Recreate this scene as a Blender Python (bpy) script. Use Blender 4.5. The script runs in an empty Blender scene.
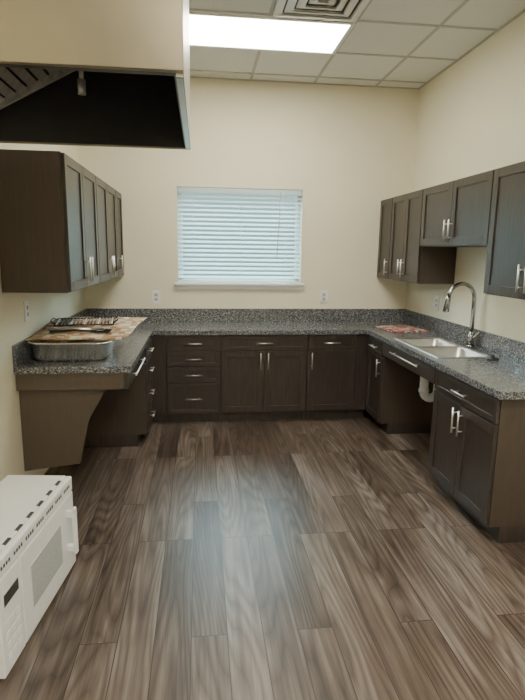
import bpy, bmesh, math, random
from mathutils import Matrix, Vector
random.seed(4)
S = bpy.context.scene

# ------------------------------------------------------------------ materials
def newmat(name):
    m = bpy.data.materials.new(name); m.use_nodes = True
    nt = m.node_tree; b = nt.nodes['Principled BSDF']
    return m, nt, b
def N(nt, t, **kw):
    n = nt.nodes.new(t)
    for k, v in kw.items():
        if k in n.inputs: n.inputs[k].default_value = v
        else: setattr(n, k, v)
    return n
def ramp(nt, stops):
    r = nt.nodes.new('ShaderNodeValToRGB')
    e = r.color_ramp.elements
    while len(e) < len(stops): e.new(0.5)
    for i, (p, c) in enumerate(stops):
        e[i].position = p; e[i].color = (c[0], c[1], c[2], 1)
    return r
def plain(name, col, rough=0.5, metal=0.0, nscale=30, nvar=0.06, bump=0.0, bscale=200, spec=0.5):
    m, nt, b = newmat(name)
    tc = N(nt, 'ShaderNodeTexCoord')
    no = N(nt, 'ShaderNodeTexNoise', Scale=nscale, Detail=4.0)
    nt.links.new(tc.outputs['Object'], no.inputs['Vector'])
    r = ramp(nt, [(0.3, [c*(1-nvar) for c in col]), (0.7, [min(1, c*(1+nvar)) for c in col])])
    nt.links.new(no.outputs['Fac'], r.inputs['Fac'])
    nt.links.new(r.outputs['Color'], b.inputs['Base Color'])
    b.inputs['Roughness'].default_value = rough
    b.inputs['Metallic'].default_value = metal
    b.inputs['Specular IOR Level'].default_value = spec
    if bump > 0:
        n2 = N(nt, 'ShaderNodeTexNoise', Scale=bscale, Detail=3.0)
        nt.links.new(tc.outputs['Object'], n2.inputs['Vector'])
        bp = N(nt, 'ShaderNodeBump', Strength=bump, Distance=0.01)
        nt.links.new(n2.outputs['Fac'], bp.inputs['Height'])
        nt.links.new(bp.outputs['Normal'], b.inputs['Normal'])
    return m

M_wall = plain('wall_paint', (0.83, 0.785, 0.62), 0.75, nscale=3, nvar=0.015, bump=0.22, bscale=55)
M_ceil = plain('ceiling_tile', (0.80, 0.80, 0.76), 0.9, nscale=160, nvar=0.10, bump=0.2, bscale=250)
M_grid = plain('ceiling_grid', (0.50, 0.49, 0.45), 0.5)
M_white = plain('white_plastic', (0.88, 0.88, 0.87), 0.35, nvar=0.02)
M_recept = plain('receptacle_plastic', (0.55, 0.55, 0.54), 0.35, nvar=0.02)
M_enamel = plain('white_enamel', (0.90, 0.90, 0.88), 0.25, nvar=0.02)
M_trim = plain('trim_paint', (0.86, 0.86, 0.83), 0.4, nvar=0.02)
M_nickel = plain('brushed_nickel', (0.80, 0.78, 0.74), 0.33, 1.0, nvar=0.05)
M_steel = plain('stainless_steel', (0.78, 0.78, 0.77), 0.3, 1.0, nscale=8, nvar=0.06)
M_pan = plain('pan_steel', (0.86, 0.85, 0.83), 0.26, 0.9, nscale=8, nvar=0.05)
M_chrome = plain('faucet_chrome', (0.42, 0.42, 0.41), 0.22, 1.0, nvar=0.03)
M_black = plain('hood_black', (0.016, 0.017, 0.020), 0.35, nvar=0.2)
M_filter = plain('filter_steel', (0.32, 0.315, 0.30), 0.45, 0.3, nvar=0.2)
M_blackp = plain('black_coating', (0.02, 0.02, 0.022), 0.35, nvar=0.2)
M_vent = plain('vent_slot', (0.05, 0.05, 0.045), 0.6)
M_glassdark = plain('microwave_window', (0.50, 0.51, 0.50), 0.15, nscale=300, nvar=0.25)
M_pvc = plain('white_pvc', (0.90, 0.92, 0.95), 0.3, nvar=0.02)
M_slat = plain('blind_slat', (0.80, 0.89, 0.90), 0.45, nvar=0.02)
nt = M_slat.node_tree; b = nt.nodes['Principled BSDF']
tr = N(nt, 'ShaderNodeBsdfTranslucent'); tr.inputs['Color'].default_value = (0.74, 0.94, 0.98, 1)
ms = N(nt, 'ShaderNodeMixShader'); ms.inputs[0].default_value = 0.35
out = [n for n in nt.nodes if n.type == 'OUTPUT_MATERIAL'][0]
nt.links.new(b.outputs[0], ms.inputs[1]); nt.links.new(tr.outputs[0], ms.inputs[2]); nt.links.new(ms.outputs[0], out.inputs['Surface'])

def cab_mat(name, c1, c2, rough=0.42):
    m, nt, b = newmat(name)
    tc = N(nt, 'ShaderNodeTexCoord'); mp = N(nt, 'ShaderNodeMapping')
    mp.inputs['Scale'].default_value = (22, 22, 1.6)
    nt.links.new(tc.outputs['Object'], mp.inputs['Vector'])
    no = N(nt, 'ShaderNodeTexNoise', Scale=3.0, Detail=7.0, Roughness=0.65)
    nt.links.new(mp.outputs['Vector'], no.inputs['Vector'])
    r = ramp(nt, [(0.3, c1), (0.72, c2)])
    nt.links.new(no.outputs['Fac'], r.inputs['Fac'])
    nt.links.new(r.outputs['Color'], b.inputs['Base Color'])
    b.inputs['Roughness'].default_value = rough
    bp = N(nt, 'ShaderNodeBump', Strength=0.08, Distance=0.002)
    nt.links.new(no.outputs['Fac'], bp.inputs['Height'])
    nt.links.new(bp.outputs['Normal'], b.inputs['Normal'])
    return m
M_cab = cab_mat('cabinet_stain', (0.028, 0.0215, 0.0180), (0.062, 0.049, 0.041), 0.34)
M_side = cab_mat('cabinet_side', (0.054, 0.038, 0.028), (0.070, 0.051, 0.038), 0.5)
M_wing = cab_mat('support_panel_stain', (0.092, 0.068, 0.048), (0.108, 0.081, 0.058), 0.5)

# granite
M_gran, nt, b = newmat('granite')
tc = N(nt, 'ShaderNodeTexCoord')
v = N(nt, 'ShaderNodeTexVoronoi', Scale=170.0)
nt.links.new(tc.outputs['Object'], v.inputs['Vector'])
bw = N(nt, 'ShaderNodeSeparateColor'); nt.links.new(v.outputs['Color'], bw.inputs['Color'])
r1 = ramp(nt, [(0.0, (0.02, 0.022, 0.026)), (0.3, (0.085, 0.09, 0.10)), (0.6, (0.16, 0.167, 0.18)), (0.85, (0.26, 0.265, 0.275)), (1.0, (0.46, 0.455, 0.44))])
nt.links.new(bw.outputs['Red'], r1.inputs['Fac'])
no = N(nt, 'ShaderNodeTexNoise', Scale=60.0, Detail=5.0)
nt.links.new(tc.outputs['Object'], no.inputs['Vector'])
r2 = ramp(nt, [(0.35, (0.6, 0.6, 0.61)), (0.65, (1.2, 1.2, 1.2))])
nt.links.new(no.outputs['Fac'], r2.inputs['Fac'])
mx = N(nt, 'ShaderNodeMixRGB', blend_type='MULTIPLY'); mx.inputs[0].default_value = 1
nt.links.new(r1.outputs['Color'], mx.inputs[1]); nt.links.new(r2.outputs['Color'], mx.inputs[2])
nt.links.new(mx.outputs['Color'], b.inputs['Base Color'])
b.inputs['Roughness'].default_value = 0.2

# floor
M_floor, nt, b = newmat('vinyl_plank')
L = nt.links.new
tc = N(nt, 'ShaderNodeTexCoord')
mp = N(nt, 'ShaderNodeMapping'); mp.inputs['Rotation'].default_value = (0, 0, math.radians(90))
mp.inputs['Location'].default_value = (0.3, 0.05, 0)
L(tc.outputs['Object'], mp.inputs['Vector'])
br = N(nt, 'ShaderNodeTexBrick', Scale=1.0)
br.inputs['Color1'].default_value = (0, 0, 0, 1); br.inputs['Color2'].default_value = (1, 1, 1, 1)
br.inputs['Mortar'].default_value = (0.5, 0.5, 0.5, 1)
br.inputs['Mortar Size'].default_value = 0.0020; br.inputs['Mortar Smooth'].default_value = 0.3
br.inputs['Brick Width'].default_value = 1.22; br.inputs['Row Height'].default_value = 0.152
br.offset = 0.37; br.offset_frequency = 3
L(mp.outputs['Vector'], br.inputs['Vector'])
off = N(nt, 'ShaderNodeVectorMath', operation='SCALE'); off.inputs['Scale'].default_value = 13.7
L(br.outputs['Color'], off.inputs[0])
add = N(nt, 'ShaderNodeVectorMath', operation='ADD')
L(tc.outputs['Object'], add.inputs[0]); L(off.outputs[0], add.inputs[1])
def stretched(sy, scale, detail, rough=0.6, dist=0.0):
    m_ = N(nt, 'ShaderNodeMapping'); m_.inputs['Scale'].default_value = (1.0, sy, 1.0)
    L(add.outputs[0], m_.inputs['Vector'])
    g = N(nt, 'ShaderNodeTexNoise', Scale=scale, Detail=detail, Roughness=rough, Distortion=dist)
    L(m_.outputs['Vector'], g.inputs['Vector'])
    return g.outputs['Fac']
g_coarse = stretched(0.055, 26.0, 4.0, 0.55, 0.0)     # long straight fibres
g_fine = stretched(0.022, 150.0, 3.0, 0.6)            # very fine pores
g_ring = stretched(0.10, 6.0, 0.4, 0.4, 0.0)          # cathedral figure
g_big = stretched(0.5, 2.4, 3.0)                      # cloudy tone shifts
mul = N(nt, 'ShaderNodeMath', operation='MULTIPLY'); mul.inputs[1].default_value = 17.0
L(g_ring, mul.inputs[0])
fr = N(nt, 'ShaderNodeMath', operation='PINGPONG'); fr.inputs[1].default_value = 0.5
L(mul.outputs[0], fr.inputs[0])
fp = N(nt, 'ShaderNodeMath', operation='POWER'); fp.inputs[1].default_value = 0.5
L(fr.outputs[0], fp.inputs[0])
def madd(a, k, c):
    n = N(nt, 'ShaderNodeMath', operation='MULTIPLY_ADD'); n.inputs[1].default_value = k
    L(a, n.inputs[0])
    if hasattr(c, 'links'): L(c, n.inputs[2])
    else: n.inputs[2].default_value = c
    return n.outputs[0]
# mean = 0.5*(.55+.30+.45)+.47*.26+.5*.20 + c
s = madd(g_coarse, 0.55, -0.37)
s = madd(fp.outputs[0], 0.26, s)
s = madd(g_fine, 0.30, s)
s_b = s
s = madd(g_big, 0.45, s)
s = madd(br.outputs['Color'], 0.20, s)
rf = ramp(nt, [(0.30, (0.034, 0.022, 0.016)), (0.44, (0.078, 0.054, 0.040)), (0.57, (0.128, 0.096, 0.076)), (0.74, (0.225, 0.190, 0.168))])
L(s, rf.inputs['Fac'])
mm = N(nt, 'ShaderNodeMixRGB'); mm.inputs[2].default_value = (0.014, 0.010, 0.008, 1)
L(br.outputs['Fac'], mm.inputs[0]); L(rf.outputs['Color'], mm.inputs[1])
L(mm.outputs['Color'], b.inputs['Base Color'])
b.inputs['Roughness'].default_value = 0.37
bp = N(nt, 'ShaderNodeBump', Strength=0.08, Distance=0.002)
L(s_b, bp.inputs['Height']); L(bp.outputs['Normal'], b.inputs['Normal'])

def emis(name, col, st):
    m, nt, b = newmat(name)
    tc = N(nt, 'ShaderNodeTexCoord'); no = N(nt, 'ShaderNodeTexNoise', Scale=90.0)
    nt.links.new(tc.outputs['Object'], no.inputs['Vector'])
    r = ramp(nt, [(0.3, [c*0.96 for c in col]), (0.7, col)])
    nt.links.new(no.outputs['Fac'], r.inputs['Fac'])
    nt.links.new(r.outputs['Color'], b.inputs['Emission Color'])
    b.inputs['Emission Strength'].default_value = st
    b.inputs['Base Color'].default_value = (0.8, 0.8, 0.75, 1)
    return m
M_lamp = emis('light_diffuser', (1.0, 0.94, 0.78), 23.0)
M_fill_lamp = emis('fill_light_diffuser', (1.0, 0.97, 0.88), 40.0)  # stronger emission, only for the added unseen fill panels

def pattern_mat(name, cols, scale):
    m, nt, b = newmat(name)
    tc = N(nt, 'ShaderNodeTexCoord')
    v = N(nt, 'ShaderNodeTexVoronoi', Scale=scale, distance='CHEBYCHEV')
    v.inputs['Randomness'].default_value = 0.35
    nt.links.new(tc.outputs['Object'], v.inputs['Vector'])
    sc = N(nt, 'ShaderNodeSeparateColor'); nt.links.new(v.outputs['Color'], sc.inputs['Color'])
    r = ramp(nt, [(i/len(cols), c) for i, c in enumerate(cols)])
    r.color_ramp.interpolation = 'CONSTANT'
    nt.links.new(sc.outputs['Red'], r.inputs['Fac'])
    nt.links.new(r.outputs['Color'], b.inputs['Base Color'])
    b.inputs['Roughness'].default_value = 0.7
    return m
M_mat1 = pattern_mat('patterned_cloth', [(0.42, 0.25, 0.12), (0.62, 0.50, 0.35), (0.30, 0.15, 0.08), (0.70, 0.62, 0.48), (0.46, 0.31, 0.17)], 24)
M_mat2 = pattern_mat('red_cloth', [(0.40, 0.10, 0.09), (0.62, 0.56, 0.50), (0.20, 0.06, 0.06), (0.50, 0.30, 0.25)], 36)

mg_, nt, b = newmat('window_glass')
b.inputs['Transmission Weight'].default_value = 1.0; b.inputs['Roughness'].default_value = 0.0
b.inputs['IOR'].default_value = 1.0; b.inputs['Base Color'].default_value = (0.93, 0.98, 0.98, 1)
M_glass = mg_

# ------------------------------------------------------------------ builder
class B:
    def __init__(s, name, mats, M=None):
        s.name = name; s.mats = mats; s.bm = bmesh.new(); s.M = M or Matrix.Identity(4)
    def _mi(s, mat):
        if mat not in s.mats: s.mats.append(mat)
        return s.mats.index(mat)
    def box(s, x0, x1, y0, y1, z0, z1, mat, bev=0.0, M=None):
        L = Matrix.Translation(((x0+x1)/2, (y0+y1)/2, (z0+z1)/2)) @ Matrix.Diagonal((abs(x1-x0), abs(y1-y0), abs(z1-z0), 1))
        if M is not None: L = M @ L
        r = bmesh.ops.create_cube(s.bm, size=1, matrix=s.M @ L)
        vs = r['verts']; fs = set(f for v in vs for f in v.link_faces)
        for f in fs: f.material_index = s._mi(mat)
        if bev > 0:
            es = list(set(e for v in vs for e in v.link_edges))
            bmesh.ops.bevel(s.bm, geom=es, offset=bev, segments=2, affect='EDGES', profile=0.5, clamp_overlap=True)
    def cyl(s, p0, p1, r, mat, seg=20, r2=None):
        s.tube([p0, p1], [r, r if r2 is None else r2], mat, seg)
    def tube(s, pts, rad, mat, seg=14, caps=True):
        pts = [Vector(p) for p in pts]
        if not isinstance(rad, (list, tuple)): rad = [rad]*len(pts)
        rings = []; mi = s._mi(mat); prev = None
        for i, p in enumerate(pts):
            d = (pts[min(i+1, len(pts)-1)] - pts[max(i-1, 0)]).normalized()
            if prev is None:
                a = Vector((0, 0, 1)) if abs(d.z) < 0.9 else Vector((1, 0, 0))
                u = d.cross(a).normalized()
            else:
                u = (prev - d*prev.dot(d)).normalized()
            prev = u; w = d.cross(u)
            rings.append([s.bm.verts.new(s.M @ (p + (u*math.cos(t)+w*math.sin(t))*rad[i])) for t in [2*math.pi*k/seg for k in range(seg)]])
        for a, b_ in zip(rings[:-1], rings[1:]):
            for k in range(seg):
                f = s.bm.faces.new((a[k], a[(k+1) % seg], b_[(k+1) % seg], b_[k])); f.material_index = mi; f.smooth = True
        if caps:
            f = s.bm.faces.new(rings[0][::-1]); f.material_index = mi
            f = s.bm.faces.new(rings[-1]); f.material_index = mi
    def loft(s, loops, mat, cap_end=True, cap_start=False, smooth=True):
        mi = s._mi(mat)
        R = [[s.bm.verts.new(s.M @ Vector(p)) for p in lp] for lp in loops]
        n = len(R[0])
        for a, b_ in zip(R[:-1], R[1:]):
            for k in range(n):
                f = s.bm.faces.new((a[k], a[(k+1) % n], b_[(k+1) % n], b_[k])); f.material_index = mi; f.smooth = smooth
        if cap_end: f = s.bm.faces.new(R[-1]); f.material_index = mi
        if cap_start: f = s.bm.faces.new(R[0][::-1]); f.material_index = mi
    def prism(s, pts, axis, a0, a1, mat):
        def mk(p, a):
            return {'x': (a, p[0], p[1]), 'y': (p[0], a, p[1]), 'z': (p[0], p[1], a)}[axis]
        s.loft([[mk(p, a0) for p in pts], [mk(p, a1) for p in pts]], mat, True, True, False)
    def done(s, recalc=True):
        if recalc: bmesh.ops.recalc_face_normals(s.bm, faces=s.bm.faces[:])
        me = bpy.data.meshes.new(s.name); s.bm.to_mesh(me); s.bm.free()
        for m in s.mats: me.materials.append(m)
        o = bpy.data.objects.new(s.name, me); S.collection.objects.link(o)
        return o

def rrect(cx, cy, w, h, r, z, k=6):
    pts = []
    for (sx, sy, a0) in [(1, 1, 0), (-1, 1, 90), (-1, -1, 180), (1, -1, 270)]:
        for i in range(k+1):
            a = math.radians(a0 + 90*i/k)
            pts.append((cx + sx*(w/2-r) + r*math.cos(a), cy + sy*(h/2-r) + r*math.sin(a), z))
    return pts

# ------------------------------------------------------------------ dimensions
XL, XR, YB, YN, ZC = -1.13, 2.16, 5.35, -2.6, 3.2
CT = 0.89
WX0, WX1, WZ0, WZ1 = -0.22, 1.02, 1.29, 2.21

# room
o = B('floor', []); o.box(XL-0.12, XR+0.12, YN-0.12, YB+0.14, -0.1, 0, M_floor); o.done()
o = B('ceiling', [])
o.box(XL-0.12, XR+0.12, YN-0.12, YB+0.14, ZC, ZC+0.1, M_ceil)
y = 4.54 + 0.61
while y > YN:
    o.box(XL, XR, y-0.012, y+0.012, ZC-0.006, ZC, M_grid); y -= 0.61
x = 1.10 + 0.61
while x > XL:
    o.box(x-0.012, x+0.012, YN, YB, ZC-0.005, ZC, M_grid); x -= 0.61
o.box(XL, XR, YB-0.022, YB, ZC-0.006, ZC, M_grid)
o.box(XR-0.022, XR, YN, YB, ZC-0.0065, ZC, M_grid)
o.box(XL, XL+0.022, YN, YB, ZC-0.0065, ZC, M_grid)
o.done()
o = B('wall_left', []); o.box(XL-0.12, XL, YN-0.12, YB+0.14, 0, ZC, M_wall); o.done()
o = B('wall_right', []); o.box(XR, XR+0.12, YN-0.12, YB+0.14, 0, ZC, M_wall); o.done()
o = B('wall_front', []); o.box(XL, XR, YN-0.12, YN, 0, ZC, M_wall); o.done()
o = B('wall_back', [])
o.box(XL, WX0, YB, YB+0.14, 0, ZC, M_wall); o.box(WX1, XR, YB, YB+0.14, 0, ZC, M_wall)
o.box(WX0, WX1, YB, YB+0.14, 0, WZ0, M_wall); o.box(WX0, WX1, YB, YB+0.14, WZ1, ZC, M_wall)
o.done()

# window
o = B('window_1', [])
fy0, fy1 = YB+0.085, YB+0.125
for (a, b_, c, d) in [(WX0, WX0+0.045, WZ0, WZ1), (WX1-0.045, WX1, WZ0, WZ1), (WX0, WX1, WZ0, WZ0+0.045), (WX0, WX1, WZ1-0.045, WZ1)]:
    o.box(a, b_, fy0, fy1, c, d, M_trim, 0.003)
o.box(WX0+0.04, WX1-0.04, fy0+0.015, fy0+0.02, WZ0+0.04, WZ1-0.04, M_glass)
o.done()
o = B('trim_window_sill', [])
o.box(WX0-0.035, WX1+0.035, YB-0.045, YB-0.001, WZ0-0.03, WZ0-0.005, M_trim, 0.005)
o.box(WX0-0.02, WX1+0.02, YB-0.018, YB-0.001, WZ0-0.07, WZ0-0.031, M_trim, 0.003)
o.done()
o = B('window_blinds', [])
bx0, bx1, by = WX0+0.006, WX1-0.006, YB+0.028
o.box(bx0, bx1, by-0.022, by+0.022, WZ1-0.055, WZ1-0.004, M_slat, 0.003)
o.box(bx0, bx1, by-0.02, by+0.02, WZ0+0.004, WZ0+0.022, M_slat, 0.003)
ns = 19; z0, z1 = WZ0+0.05, WZ1-0.085
for i in range(ns):
    z = z0 + (z1-z0)*i/(ns-1)
    Mx = Matrix.Translation((0, by, z)) @ Matrix.Rotation(math.radians(27), 4, 'X')
    o.box(bx0, bx1, -0.024, 0.024, -0.0015, 0.0015, M_slat, 0, Mx)
for x in (bx0+0.15, (bx0+bx1)/2, bx1-0.15):
    o.box(x-0.002, x+0.002, by-0.024, by-0.022, WZ0+0.01, WZ1-0.03, M_slat)
o.tube([(bx1-0.22, by-0.03, WZ1-0.03), (bx1-0.225, by-0.034, 1.9), (bx1-0.245, by-0.034, 1.55)], 0.004, M_recept, 8)
o.tube([(bx1-0.19, by-0.03, WZ1-0.03), (bx1-0.19, by-0.034, 1.6)], 0.002, M_trim, 6)
o.done()

# ceiling light, added out-of-view fill panels, vent
def troffer(x0, y0, lamp, nm='ceiling_light'):
    o = B(nm, [])
    w, d = 1.21, 0.60
    for (a, b_, c, e) in [(0, w, 0, 0.03), (0, w, d-0.03, d), (0, 0.03, 0.03, d-0.03), (w-0.03, w, 0.03, d-0.03)]:
        o.box(x0+a, x0+b_, y0+c, y0+e, ZC-0.022, ZC-0.007, M_trim, 0.002)
    o.box(x0+0.03, x0+w-0.03, y0+0.03, y0+d-0.03, ZC-0.016, ZC-0.008, lamp)
    o.done()
troffer(-0.115, 3.935, M_lamp)
troffer(-0.115, 3.935-0.61*5, M_fill_lamp)  # fill panel added outside the view to brighten the room
troffer(-0.115, 3.935-0.61*9, M_fill_lamp)  # second added fill panel, unseen behind the camera
o = B('ceiling_vent', [])
vx, vy, s_ = 0.795, 3.625, 0.29
o.box(vx-s_, vx+s_, vy-s_, vy+s_, ZC-0.010, ZC-0.0075, M_trim)
for i in range(4):
    h = s_ - i*0.068; h2 = h-0.05; z = ZC-0.030+i*0.003
    o.loft([rrect(vx, vy, 2*h, 2*h, 0.003, z+0.012, 1), rrect(vx, vy, 2*h, 2*h, 0.003, z+0.010, 1), rrect(vx, vy, 2*h2, 2*h2, 0.003, z-0.002, 1), rrect(vx, vy, 2*h2, 2*h2, 0.003, z, 1)], M_trim, False, False, False)
    if i < 3: o.loft([rrect(vx, vy, 2*h2, 2*h2, 0.003, ZC-0.012, 1), rrect(vx, vy, 2*h2-0.036, 2*h2-0.036, 0.003, ZC-0.012, 1)], M_vent, False, False, False)
o.done()

# ------------------------------------------------------------------ cabinets
def front(o, kind, x0, x1, z0, z1, handle=None):
    g = 0.0025; x0 += g; x1 -= g; z0 += g; z1 -= g
    rw = 0.057 if kind == 'door' else 0.032
    t0, t1 = -0.021, -0.001
    o.box(x0, x0+rw, t0, t1, z0, z1, M_cab, 0.002); o.box(x1-rw, x1, t0, t1, z0, z1, M_cab, 0.002)
    o.box(x0+rw, x1-rw, t0, t1, z0, z0+rw, M_cab, 0.002); o.box(x0+rw, x1-rw, t0, t1, z1-rw, z1, M_cab, 0.002)
    o.box(x0+rw-0.002, x1-rw+0.002, -0.012, t1, z0+rw-0.002, z1-rw+0.002, M_cab)
    if handle is None: return
    hk, hx, hz = handle
    L = 0.08
    yb = -0.052
    if hk == 'v':
        o.cyl((hx, yb, hz-L), (hx, yb, hz+L), 0.006, M_nickel, 12)
        for q in (-0.05, 0.05): o.cyl((hx, yb, hz+q), (hx, -0.018, hz+q), 0.0045, M_nickel, 8)
    else:
        o.cyl((hx-L, yb, hz), (hx+L, yb, hz), 0.006, M_nickel, 12)
        for q in (-0.05, 0.05): o.cyl((hx+q, yb, hz), (hx+q, -0.018, hz), 0.0045, M_nickel, 8)

def MW(x, y, face):
    ang = {'-y': 0, '+x': 90, '-x': -90}[face]
    return Matrix.Translation((x, y, 0)) @ Matrix.Rotation(math.radians(ang), 4, 'Z')

def base(name, x, y, face, w, d, fronts):
    o = B(name, [], MW(x, y, face))
    top = CT-0.042
    o.box(0, w, 0, d, 0.10, top, M_side)
    o.box(0.0, w, 0.065, d, 0.0, 0.10, M_cab)
    o.box(0, w, -0.0008, 0.0, 0.10, top, M_cab)
    for f in fronts: front(o, *f)
    return o.done()

zt = CT-0.052; zd = 0.70
FY = 4.775   # carcass front (back run)
dB = YB-0.006-FY
X0 = -0.315
base('base_cabinet', X0, FY, '-y', 0.49, dB, [
    ('drawer', 0.005, 0.485, 0.70, zt, ('h', 0.245, 0.77)),
    ('drawer', 0.005, 0.485, 0.555, 0.697, ('h', 0.245, 0.626)),
    ('drawer', 0.005, 0.485, 0.40, 0.552, ('h', 0.245, 0.476)),
    ('drawer', 0.005, 0.485, 0.105, 0.397, ('h', 0.245, 0.25))])
base('base_cabinet', X0+0.492, FY, '-y', 0.815, dB, [
    ('drawer', 0.005, 0.81, zd, zt, ('h', 0.407, 0.77)),
    ('door', 0.005, 0.407, 0.105, zd-0.005, ('v', 0.372, 0.60)),
    ('door', 0.408, 0.81, 0.105, zd-0.005, ('v', 0.443, 0.60))])
base('base_cabinet', X0+1.309, FY, '-y', 0.465, dB, [
    ('drawer', 0.005, 0.46, zd, zt, ('h', 0.225, 0.77)),
    ('door', 0.005, 0.46, 0.105, zd-0.005, ('v', 0.04, 0.60))])
def filler(x0, x1):
    o = B('cabinet_filler', [])
    o.box(x0, x1, FY, FY+0.02, 0.10, CT-0.042, M_cab, 0.001)
    o.box(x0, x1, FY+0.065, FY+0.08, 0.0, 0.10, M_cab)
    o.done()
LX = -0.46   # left run carcass front
RX = 1.595   # right run carcass front
filler(LX+0.002, X0-0.002)
filler(X0+1.776, RX-0.002)
base('base_cabinet', LX, 4.22, '+x', 0.62, LX-XL-0.006, [
    ('drawer', 0.005, 0.50, 0.70, zt, ('h', 0.25, 0.77)),
    ('drawer', 0.005, 0.50, 0.50, 0.697, ('h', 0.25, 0.60)),
    ('drawer', 0.005, 0.50, 0.305, 0.497, ('h', 0.25, 0.40)),
    ('drawer', 0.005, 0.50, 0.105, 0.302, ('h', 0.25, 0.205))])
base('base_cabinet', RX, 4.77, '-x', 0.42, XR-RX-0.006, [
    ('drawer', 0.03, 0.415, zd, zt, ('h', 0.22, 0.77)),
    ('door', 0.03, 0.415, 0.105, zd-0.005, ('v', 0.375, 0.60))])
base('base_cabinet', RX, 3.31, '-x', 0.77, XR-RX-0.006, [
    ('drawer', 0.005, 0.765, zd, zt, ('h', 0.385, 0.77)),
    ('door', 0.005, 0.385, 0.105, zd-0.005, ('v', 0.35, 0.59)),
    ('door', 0.386, 0.765, 0.105, zd-0.005, ('v', 0.421, 0.59))])
o = B('sink_apron', [])
o.box(RX-0.02, RX+0.0, 3.313, 4.347, CT-0.16, CT-0.043, M_cab, 0.002)
o.box(RX+0.001, RX+0.02, 3.313, 4.347, CT-0.15, CT-0.043, M_side)
o.cyl((RX-0.05, 3.55, 0.80), (RX-0.05, 4.10, 0.80), 0.006, M_nickel, 10)
for yy in (3.60, 4.05): o.cyl((RX-0.05, yy, 0.80), (RX-0.02, yy, 0.80), 0.004, M_nickel, 8)
o.done()
o = B('counter_support_panel', [])
o.box(LX-0.02, LX+0.01, 3.27, 4.217, CT-0.15, CT-0.043, M_cab, 0.002)
o.box(XL+0.004, LX-0.021, 3.27, 3.30, CT-0.15, CT-0.043, M_wing, 0.002)
o.cyl((LX+0.04, 3.40, 0.80), (LX+0.04, 3.95, 0.80), 0.006, M_nickel, 10)
for yy in (3.45, 3.90): o.cyl((LX+0.04, yy, 0.80), (LX+0.008, yy, 0.80), 0.004, M_nickel, 8)
o.prism([(XL+0.004, CT-0.151), (-0.58, CT-0.151), (-0.62, 0.70), (-0.72, 0.52), (-0.78, 0.24), (XL+0.004, 0.20)], 'y', 3.31, 3.345, M_wing)
o.box(XL+0.004, XL+0.03, 3.346, 4.217, CT-0.15, CT-0.043, M_side)
o.done()

# wall cabinets
UZ0, UZ1, US = 1.35, 2.13, 1.66
def upper(name, x, y, face, w, d, z0, z1, doors):
    o = B(name, [], MW(x, y, face))
    o.box(0, w, 0, d, z0, z1, M_side)
    o.box(0, w, -0.0008, 0, z0, z1, M_cab)
    for f in doors: front(o, *f)
    return o.done()
hz = UZ0+0.12
UL = -0.765; dU = UL-XL-0.004
def pair(w, z0, z1, h):
    return [('door', 0.003, w/2, z0+0.003, z1-0.003, ('v', w/2-0.035, h)), ('door', w/2, w-0.003, z0+0.003, z1-0.003, ('v', w/2+0.035, h))]
upper('wall_cabinet', UL, 3.16, '+x', 0.90, dU, UZ0, UZ1, pair(0.90, UZ0, UZ1, hz))
upper('wall_cabinet', UL, 4.062, '+x', 0.90, dU, UZ0, UZ1, pair(0.90, UZ0, UZ1, hz))
upper('wall_cabinet', UL, 4.964, '+x', 0.38, dU, UZ0, UZ1, [('door', 0.003, 0.377, UZ0+0.003, UZ1-0.003, ('v', 0.05, hz))])
UR = 1.845; dR = XR-UR-0.004
upper('wall_cabinet', UR, 5.344, '-x', 0.34, dR, UZ0, UZ1, [('door', 0.003, 0.337, UZ0+0.003, UZ1-0.003, ('v', 0.30, hz))])
upper('wall_cabinet', UR, 5.002, '-x', 0.70, dR, UZ0, UZ1, pair(0.70, UZ0, UZ1, hz))
upper('wall_cabinet', UR, 4.30, '-x', 1.06, dR, US, UZ1, pair(1.06, US, UZ1, US+0.11))
upper('wall_cabinet', UR, 3.238, '-x', 0.90, dR, UZ0, UZ1, pair(0.90, UZ0, UZ1, hz))

# ------------------------------------------------------------------ countertop
CLX, CRX, CFY = -0.43, 1.565, 4.735
CN = 2.51
o = B('granite_countertop', [])
z0, z1 = CT-0.04, CT
SX0, SX1, SY0, SY1 = 1.64, 2.03, 3.42, 4.24
xl, xr, yb = XL+0.003, XR-0.003, YB-0.003
o.box(xl, CLX, 3.25, yb, z0, z1, M_gran)
o.box(CLX, CRX, CFY, yb, z0, z1, M_gran)
o.box(CRX, xr, SY1, yb, z0, z1, M_gran)
o.box(CRX, xr, CN, SY0, z0, z1, M_gran)
o.box(CRX, SX0, SY0, SY1, z0, z1, M_gran)
o.box(SX1, xr, SY0, SY1, z0, z1, M_gran)
bh = 0.135
o.box(xl, xl+0.02, 3.25, yb, z1, z1+bh, M_gran)
o.box(xl+0.02, xr-0.02, yb-0.02, yb, z1, z1+bh, M_gran)
o.box(xr-0.02, xr, CN, yb, z1, z1+bh, M_gran)
o.done()

# sink
o = B('kitchen_sink', [])
sm = (SY0+SY1)/2
for (a, b_) in ((SY0-0.012, sm), (sm, SY1+0.012)):
    cx, cy = (SX0+SX1)/2, (a+b_)/2; w, h = SX1-SX0+0.024, b_-a
    t = CT+0.004
    o.loft([rrect(cx, cy, w, h, 0.004, CT+0.0005), rrect(cx, cy, w, h, 0.004, t), rrect(cx, cy, w-0.05, h-0.045, 0.05, t),
            rrect(cx, cy, w-0.058, h-0.053, 0.05, t-0.01), rrect(cx, cy, w-0.075, h-0.07, 0.06, t-0.14),
            rrect(cx, cy, w-0.12, h-0.115, 0.06, t-0.17), rrect(cx, cy, 0.09, 0.09, 0.044, t-0.175), rrect(cx, cy, 0.07, 0.07, 0.034, t-0.185)], M_steel)
    o.cyl((cx, cy, t-0.19), (cx, cy, t-0.24), 0.03, M_pvc, 16)
o.done(recalc=False)
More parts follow.
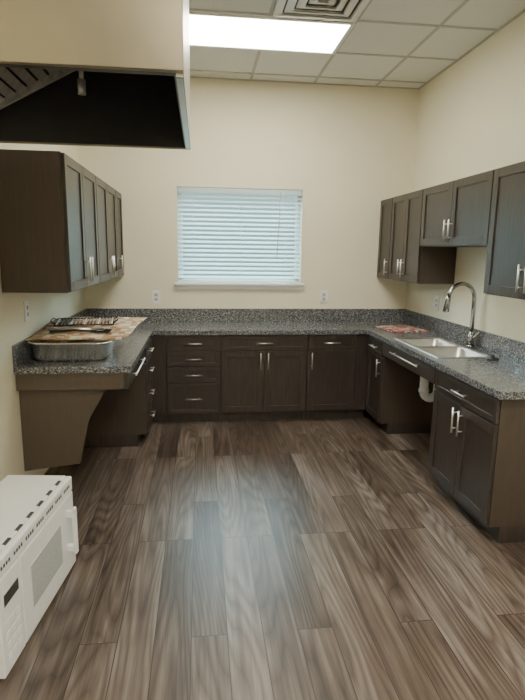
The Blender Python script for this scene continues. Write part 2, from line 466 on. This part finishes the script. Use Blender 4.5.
# insulated drain pipes under the sink
o = B('drain_pipe', [])
cx = (SX0+SX1)/2; zb = CT-0.24
for cy in (4.04, 3.625):
    pp = [(cx, cy, zb), (cx, cy, 0.48)]
    for i in range(1, 9):
        a = math.pi*i/8
        pp.append((cx+0.06-0.06*math.cos(a), cy, 0.48-0.06*math.sin(a)))
    pp += [(cx+0.12, cy, 0.53), (cx+0.15, cy, 0.56), (XR-0.004, cy, 0.565)]
    o.tube(pp, 0.036, M_pvc, 18)
    for z in (zb-0.01, 0.50): o.cyl((cx, cy, z), (cx, cy, z-0.03), 0.042, M_pvc, 16)
o.done()
# faucet
o = B('kitchen_faucet', [])
fx, fy = 2.10, 3.84
z = CT+0.001
o.cyl((fx, fy, z), (fx, fy, z+0.012), 0.031, M_chrome, 24)
o.cyl((fx, fy, z+0.012), (fx, fy, z+0.12), 0.025, M_chrome, 24, 0.021)
pts = [(fx, fy, z+0.12), (fx, fy, z+0.375)]
R = 0.115
for i in range(1, 13):
    a = math.pi*i/12*0.93
    pts.append((fx-R+R*math.cos(a), fy-0.15*(R-R*math.cos(a)), z+0.375+R*math.sin(a)))
o.tube(pts, 0.0155, M_chrome, 16)
e = Vector(pts[-1])
o.tube([e, e+Vector((-0.004, 0, -0.03)), e+Vector((-0.012, 0, -0.12)), e+Vector((-0.012, 0, -0.125))], [0.0165, 0.021, 0.024, 0.018], M_chrome, 18)
o.tube([(fx, fy-0.02, z+0.075), (fx, fy-0.045, z+0.08), (fx+0.005, fy-0.10, z+0.125)], [0.012, 0.009, 0.006], M_chrome, 12)
o.done()
o = B('sink_stopper', [])
o.tube([(1.99, 3.33, CT+0.001), (1.99, 3.33, CT+0.012), (1.99, 3.33, CT+0.016), (1.99, 3.33, CT+0.035)], [0.042, 0.042, 0.014, 0.01], M_blackp, 20)
o.done()

# ------------------------------------------------------------------ outlets
def outlet(x, y, z, face):
    ang = {'-y': 0, '+x': 90, '-x': -90}[face]
    o = B('wall_outlet', [], Matrix.Translation((x, y, z)) @ Matrix.Rotation(math.radians(ang), 4, 'Z'))
    o.box(-0.041, 0.041, -0.009, -0.001, -0.065, 0.065, M_white, 0.003)
    for q in (-0.022, 0.022):
        o.box(-0.019, 0.019, -0.012, -0.008, q-0.018, q+0.018, M_recept, 0.002)
        o.box(-0.009, -0.006, -0.0128, -0.0118, q-0.008, q+0.008, M_vent)
        o.box(0.006, 0.009, -0.0128, -0.0118, q-0.008, q+0.008, M_vent)
    o.cyl((0, -0.009, 0), (0, -0.011, 0), 0.003, M_nickel, 8)
    o.done()
outlet(-0.44, YB, 1.14, '-y'); outlet(1.27, YB, 1.15, '-y')
outlet(XL, 3.56, 1.2, '+x'); outlet(XR, 4.6, 1.16, '-x')

# ------------------------------------------------------------------ range hood
o = B('range_hood', [])
hx0, hx1, hy0, hy1, hz0, hz1 = XL+0.004, -0.035, 1.33, 2.25, 2.0, 2.62
M_hood = plain('hood_steel', (0.25, 0.215, 0.145), 0.34, 0.6, nscale=2.5, nvar=0.22)
t = 0.02
o.box(hx0, hx1, hy0, hy0+t, hz0+0.01, hz1, M_hood, 0.002)
o.box(hx0, hx1, hy1-t, hy1, hz0, hz1, M_hood, 0.002)
o.box(hx1-t, hx1, hy0+t, hy1-t, hz0, hz1, M_steel, 0.002)
o.box(hx0, hx0+t, hy0+t, hy1-t, hz0, hz1, M_hood)
o.box(hx0, hx1, hy0, hy1, hz1, hz1+0.01, M_hood)
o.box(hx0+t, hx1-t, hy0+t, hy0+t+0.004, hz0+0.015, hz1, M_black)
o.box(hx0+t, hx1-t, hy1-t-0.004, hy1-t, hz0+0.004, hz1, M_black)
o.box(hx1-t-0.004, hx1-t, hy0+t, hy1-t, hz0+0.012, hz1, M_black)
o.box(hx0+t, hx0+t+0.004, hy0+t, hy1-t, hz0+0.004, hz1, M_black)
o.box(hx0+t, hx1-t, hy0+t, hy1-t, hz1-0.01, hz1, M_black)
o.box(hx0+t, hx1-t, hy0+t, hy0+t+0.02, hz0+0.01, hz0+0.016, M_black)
for j in range(2):
    ya = hy0+0.05+j*0.42; yb_ = ya+0.40
    for i in range(16):
        u = i/15
        xx = hx0+0.24+0.60*u; zz = hz0+0.045+0.32*u
        Mx = Matrix.Translation((xx, 0, zz)) @ Matrix.Rotation(math.radians(-28-25), 4, 'Y')
        o.box(-0.017, 0.017, ya, yb_, -0.0015, 0.0015, M_filter, 0, Mx)
    for yy in (ya, yb_-0.015):
        Mx = Matrix.Translation((hx0+0.54, 0, hz0+0.205)) @ Matrix.Rotation(math.radians(-28), 4, 'Y')
        o.box(-0.35, 0.35, yy, yy+0.015, -0.012, 0.012, M_filter, 0, Mx)
o.cyl((-0.42, 2.1, hz1-0.01), (-0.42, 2.1, hz0+0.18), 0.008, M_filter, 10)
o.cyl((-0.42, 2.1, hz0+0.20), (-0.42, 2.1, hz0+0.15), 0.014, M_filter, 14)
o.done()

# ------------------------------------------------------------------ microwave on the floor (front faces +x)
MM = Matrix.Translation((-0.735, 1.80, 0)) @ Matrix.Rotation(math.radians(90-6.5), 4, 'Z')
o = B('microwave_oven', [], MM)
W, D, H = 0.77, 0.32, 0.485
o.box(0, W, 0.03, D, 0.012, H, M_enamel, 0.006)
for (a, b_) in ((0.05, 0.08), (W-0.09, 0.08), (0.05, D-0.06), (W-0.09, D-0.06)):
    o.box(a, a+0.04, b_, b_+0.04, 0.001, 0.013, M_vent)
o.box(0.0, W, 0.0, 0.031, H-0.075, H-0.001, M_enamel, 0.008)
for i in range(7):
    a = 0.03+i*0.104
    o.box(a, a+0.05, 0.030, 0.044, H-0.004, H+0.0012, M_vent)
    for q in range(4):
        o.box(a+q*0.02, a+0.012+q*0.02, -0.0008, 0.003, H-0.045, H-0.03, M_vent)
o.box(0.18, W, 0.0, 0.031, 0.014, H-0.078, M_enamel, 0.008)
o.box(0.0, 0.177, 0.0, 0.031, 0.014, H-0.078, M_enamel, 0.006)
o.box(0.26, W-0.18, -0.002, 0.002, 0.12, H-0.17, M_glassdark, 0.001)
o.box(0.03, 0.15, -0.002, 0.002, 0.29, 0.34, M_vent, 0.001)
for r_ in range(4):
    for c_ in range(3):
        o.box(0.03+c_*0.042, 0.062+c_*0.042, -0.002, 0.002, 0.06+r_*0.045, 0.09+r_*0.045, M_white, 0.001)
hxp = W-0.10
for zz in (0.15, 0.33):
    o.box(hxp-0.013, hxp+0.013, -0.035, 0.002, zz-0.018, zz+0.018, M_white, 0.006)
o.box(hxp-0.016, hxp+0.016, -0.048, -0.028, 0.12, 0.365, M_white, 0.009)
o.done()

# ------------------------------------------------------------------ items on counters
def pan(cx, cy, w, h, z, ht):
    o = B('steam_table_pan', [])
    o.loft([rrect(cx, cy, w-0.14, h-0.14, 0.05, z), rrect(cx, cy, w-0.07, h-0.07, 0.07, z+0.025), rrect(cx, cy, w-0.03, h-0.03, 0.08, z+ht-0.012),
            rrect(cx, cy, w, h, 0.09, z+ht-0.007), rrect(cx, cy, w, h, 0.09, z+ht), rrect(cx, cy, w-0.035, h-0.035, 0.075, z+ht),
            rrect(cx, cy, w-0.075, h-0.075, 0.06, z+0.028), rrect(cx, cy, w-0.15, h-0.15, 0.045, z+0.004)], M_pan, True, True)
    o.done()
pan(-0.83, 3.54, 0.52, 0.38, CT+0.001, 0.130)
pan(-0.86, 4.07, 0.44, 0.28, CT+0.001, 0.152)
SL = 0.045
def cz(y): return CT+0.135 + SL*(y-3.44)/0.76
o = B('folded_tablecloth', [])
nx, ny = 30, 20
def pos(i, j, dz):
    u, v = i/nx, j/ny
    x = -1.10+0.60*u + 0.008*math.sin(v*7) + 0.07*v*u; y = 3.44+0.76*v + 0.012*math.sin(u*6) + 0.02*u
    return Vector((x, y, cz(y) + 0.002*math.sin(u*14+v*4) + dz))
mi = o._mi(M_mat1)
T = [[o.bm.verts.new(pos(i, j, 0.008)) for j in range(ny+1)] for i in range(nx+1)]
U_ = [[o.bm.verts.new(pos(i, j, 0.0)) for j in range(ny+1)] for i in range(nx+1)]
for i in range(nx):
    for j in range(ny):
        f = o.bm.faces.new((T[i][j], T[i+1][j], T[i+1][j+1], T[i][j+1])); f.smooth = True
        f = o.bm.faces.new((U_[i][j], U_[i][j+1], U_[i+1][j+1], U_[i+1][j])); f.smooth = True
for i in range(nx):
    o.bm.faces.new((T[i][0], U_[i][0], U_[i+1][0], T[i+1][0])); o.bm.faces.new((T[i][ny], T[i+1][ny], U_[i+1][ny], U_[i][ny]))
for j in range(ny):
    o.bm.faces.new((T[0][j], T[0][j+1], U_[0][j+1], U_[0][j])); o.bm.faces.new((T[nx][j], U_[nx][j], U_[nx][j+1], T[nx][j+1]))
o.done()
tilt = math.atan(SL/0.76)
def on_cloth(x, y, rz=0, dz=0):
    return Matrix.Translation((x, y, cz(y)+0.0125+dz)) @ Matrix.Rotation(tilt, 4, 'X') @ Matrix.Rotation(rz, 4, 'Z')
# roasting rack: wire grid with side rails
o = B('roasting_rack', [], on_cloth(-0.84, 3.95, 0.12))
for yy in (-0.13, 0.13): o.cyl((-0.2, yy, 0.012), (0.2, yy, 0.012), 0.005, M_blackp, 8)
for xx in (-0.2, 0.2): o.cyl((xx, -0.13, 0.012), (xx, 0.13, 0.012), 0.005, M_blackp, 8)
for i in range(17):
    xx = -0.19+i*0.0237; o.cyl((xx, -0.13, 0.012), (xx, 0.13, 0.012), 0.0045, M_blackp if i % 4 else M_steel, 8)
for sx_ in (-1, 1):
    for yy in (-0.10, 0.10): o.cyl((sx_*0.2, yy, 0.001), (sx_*0.2, yy, 0.012), 0.005, M_blackp, 8)
    o.tube([(sx_*0.2, -0.08, 0.012), (sx_*0.23, -0.06, 0.03), (sx_*0.23, 0.06, 0.03), (sx_*0.2, 0.08, 0.012)], 0.005, M_blackp, 8)
o.done()
for (x, y, a, m_) in ((-0.95, 3.70, -0.15, M_steel), (-0.90, 3.61, 0.1, M_blackp)):
    o = B('serving_spoon', [], on_cloth(x, y, a))
    o.tube([(-0.1, 0, 0.008), (0.05, 0, 0.016), (0.20, 0, 0.008)], [0.009, 0.008, 0.008], m_, 10)
    el = lambda rx, ry, z: [(0.245+rx*math.cos(t), ry*math.sin(t), z) for t in [2*math.pi*k/18 for k in range(18)]]
    o.loft([el(0.040, 0.024, 0.001), el(0.058, 0.038, 0.015), el(0.056, 0.036, 0.015), el(0.038, 0.022, 0.003)], m_, True, True)
    o.done()
o = B('placemat', [], Matrix.Translation((1.91, 4.77, CT+0.001)) @ Matrix.Rotation(math.radians(6), 4, 'Z'))
o.box(-0.19, 0.17, -0.2, 0.22, 0, 0.006, M_mat2, 0.002)
o.box(-0.17, 0.16, -0.19, 0.0, 0.0065, 0.013, M_mat2, 0.002)
o.done()

# ------------------------------------------------------------------ world (sky above, foliage/ground tones below) & camera
w = bpy.data.worlds.new('World'); S.world = w; w.use_nodes = True
nt = w.node_tree
bg = nt.nodes['Background']
tc = N(nt, 'ShaderNodeTexCoord'); sx = N(nt, 'ShaderNodeSeparateXYZ')
nt.links.new(tc.outputs['Generated'], sx.inputs[0])
mp_ = N(nt, 'ShaderNodeMapRange'); mp_.inputs['From Min'].default_value = -1; mp_.inputs['From Max'].default_value = 1
nt.links.new(sx.outputs['Z'], mp_.inputs['Value'])
rw = ramp(nt, [(0.0, (0.10, 0.11, 0.09)), (0.50, (0.022, 0.033, 0.032)), (0.57, (0.04, 0.055, 0.055)), (0.63, (0.66, 0.92, 1.0))])
nt.links.new(mp_.outputs[0], rw.inputs['Fac']); nt.links.new(rw.outputs['Color'], bg.inputs['Color'])
bg.inputs['Strength'].default_value = 16.0

th, ph, ro = math.radians(6.8), math.radians(10.6), math.radians(0.8)
Fh = Vector((math.sin(th), math.cos(th), 0)); Rv = Vector((math.cos(th), -math.sin(th), 0)); Z = Vector((0, 0, 1))
F = Fh*math.cos(ph) - Z*math.sin(ph); U = Fh*math.sin(ph) + Z*math.cos(ph)
R2 = Rv*math.cos(ro) + U*math.sin(ro); U2 = U*math.cos(ro) - Rv*math.sin(ro)
mat = Matrix(((R2.x, U2.x, -F.x, 0), (R2.y, U2.y, -F.y, 0), (R2.z, U2.z, -F.z, 1.6), (0, 0, 0, 1)))
cam = bpy.data.cameras.new('camera'); co = bpy.data.objects.new('camera', cam); S.collection.objects.link(co)
cam.lens = 27.0; cam.sensor_width = 36; co.matrix_world = mat; cam.clip_start = 0.02
S.camera = co
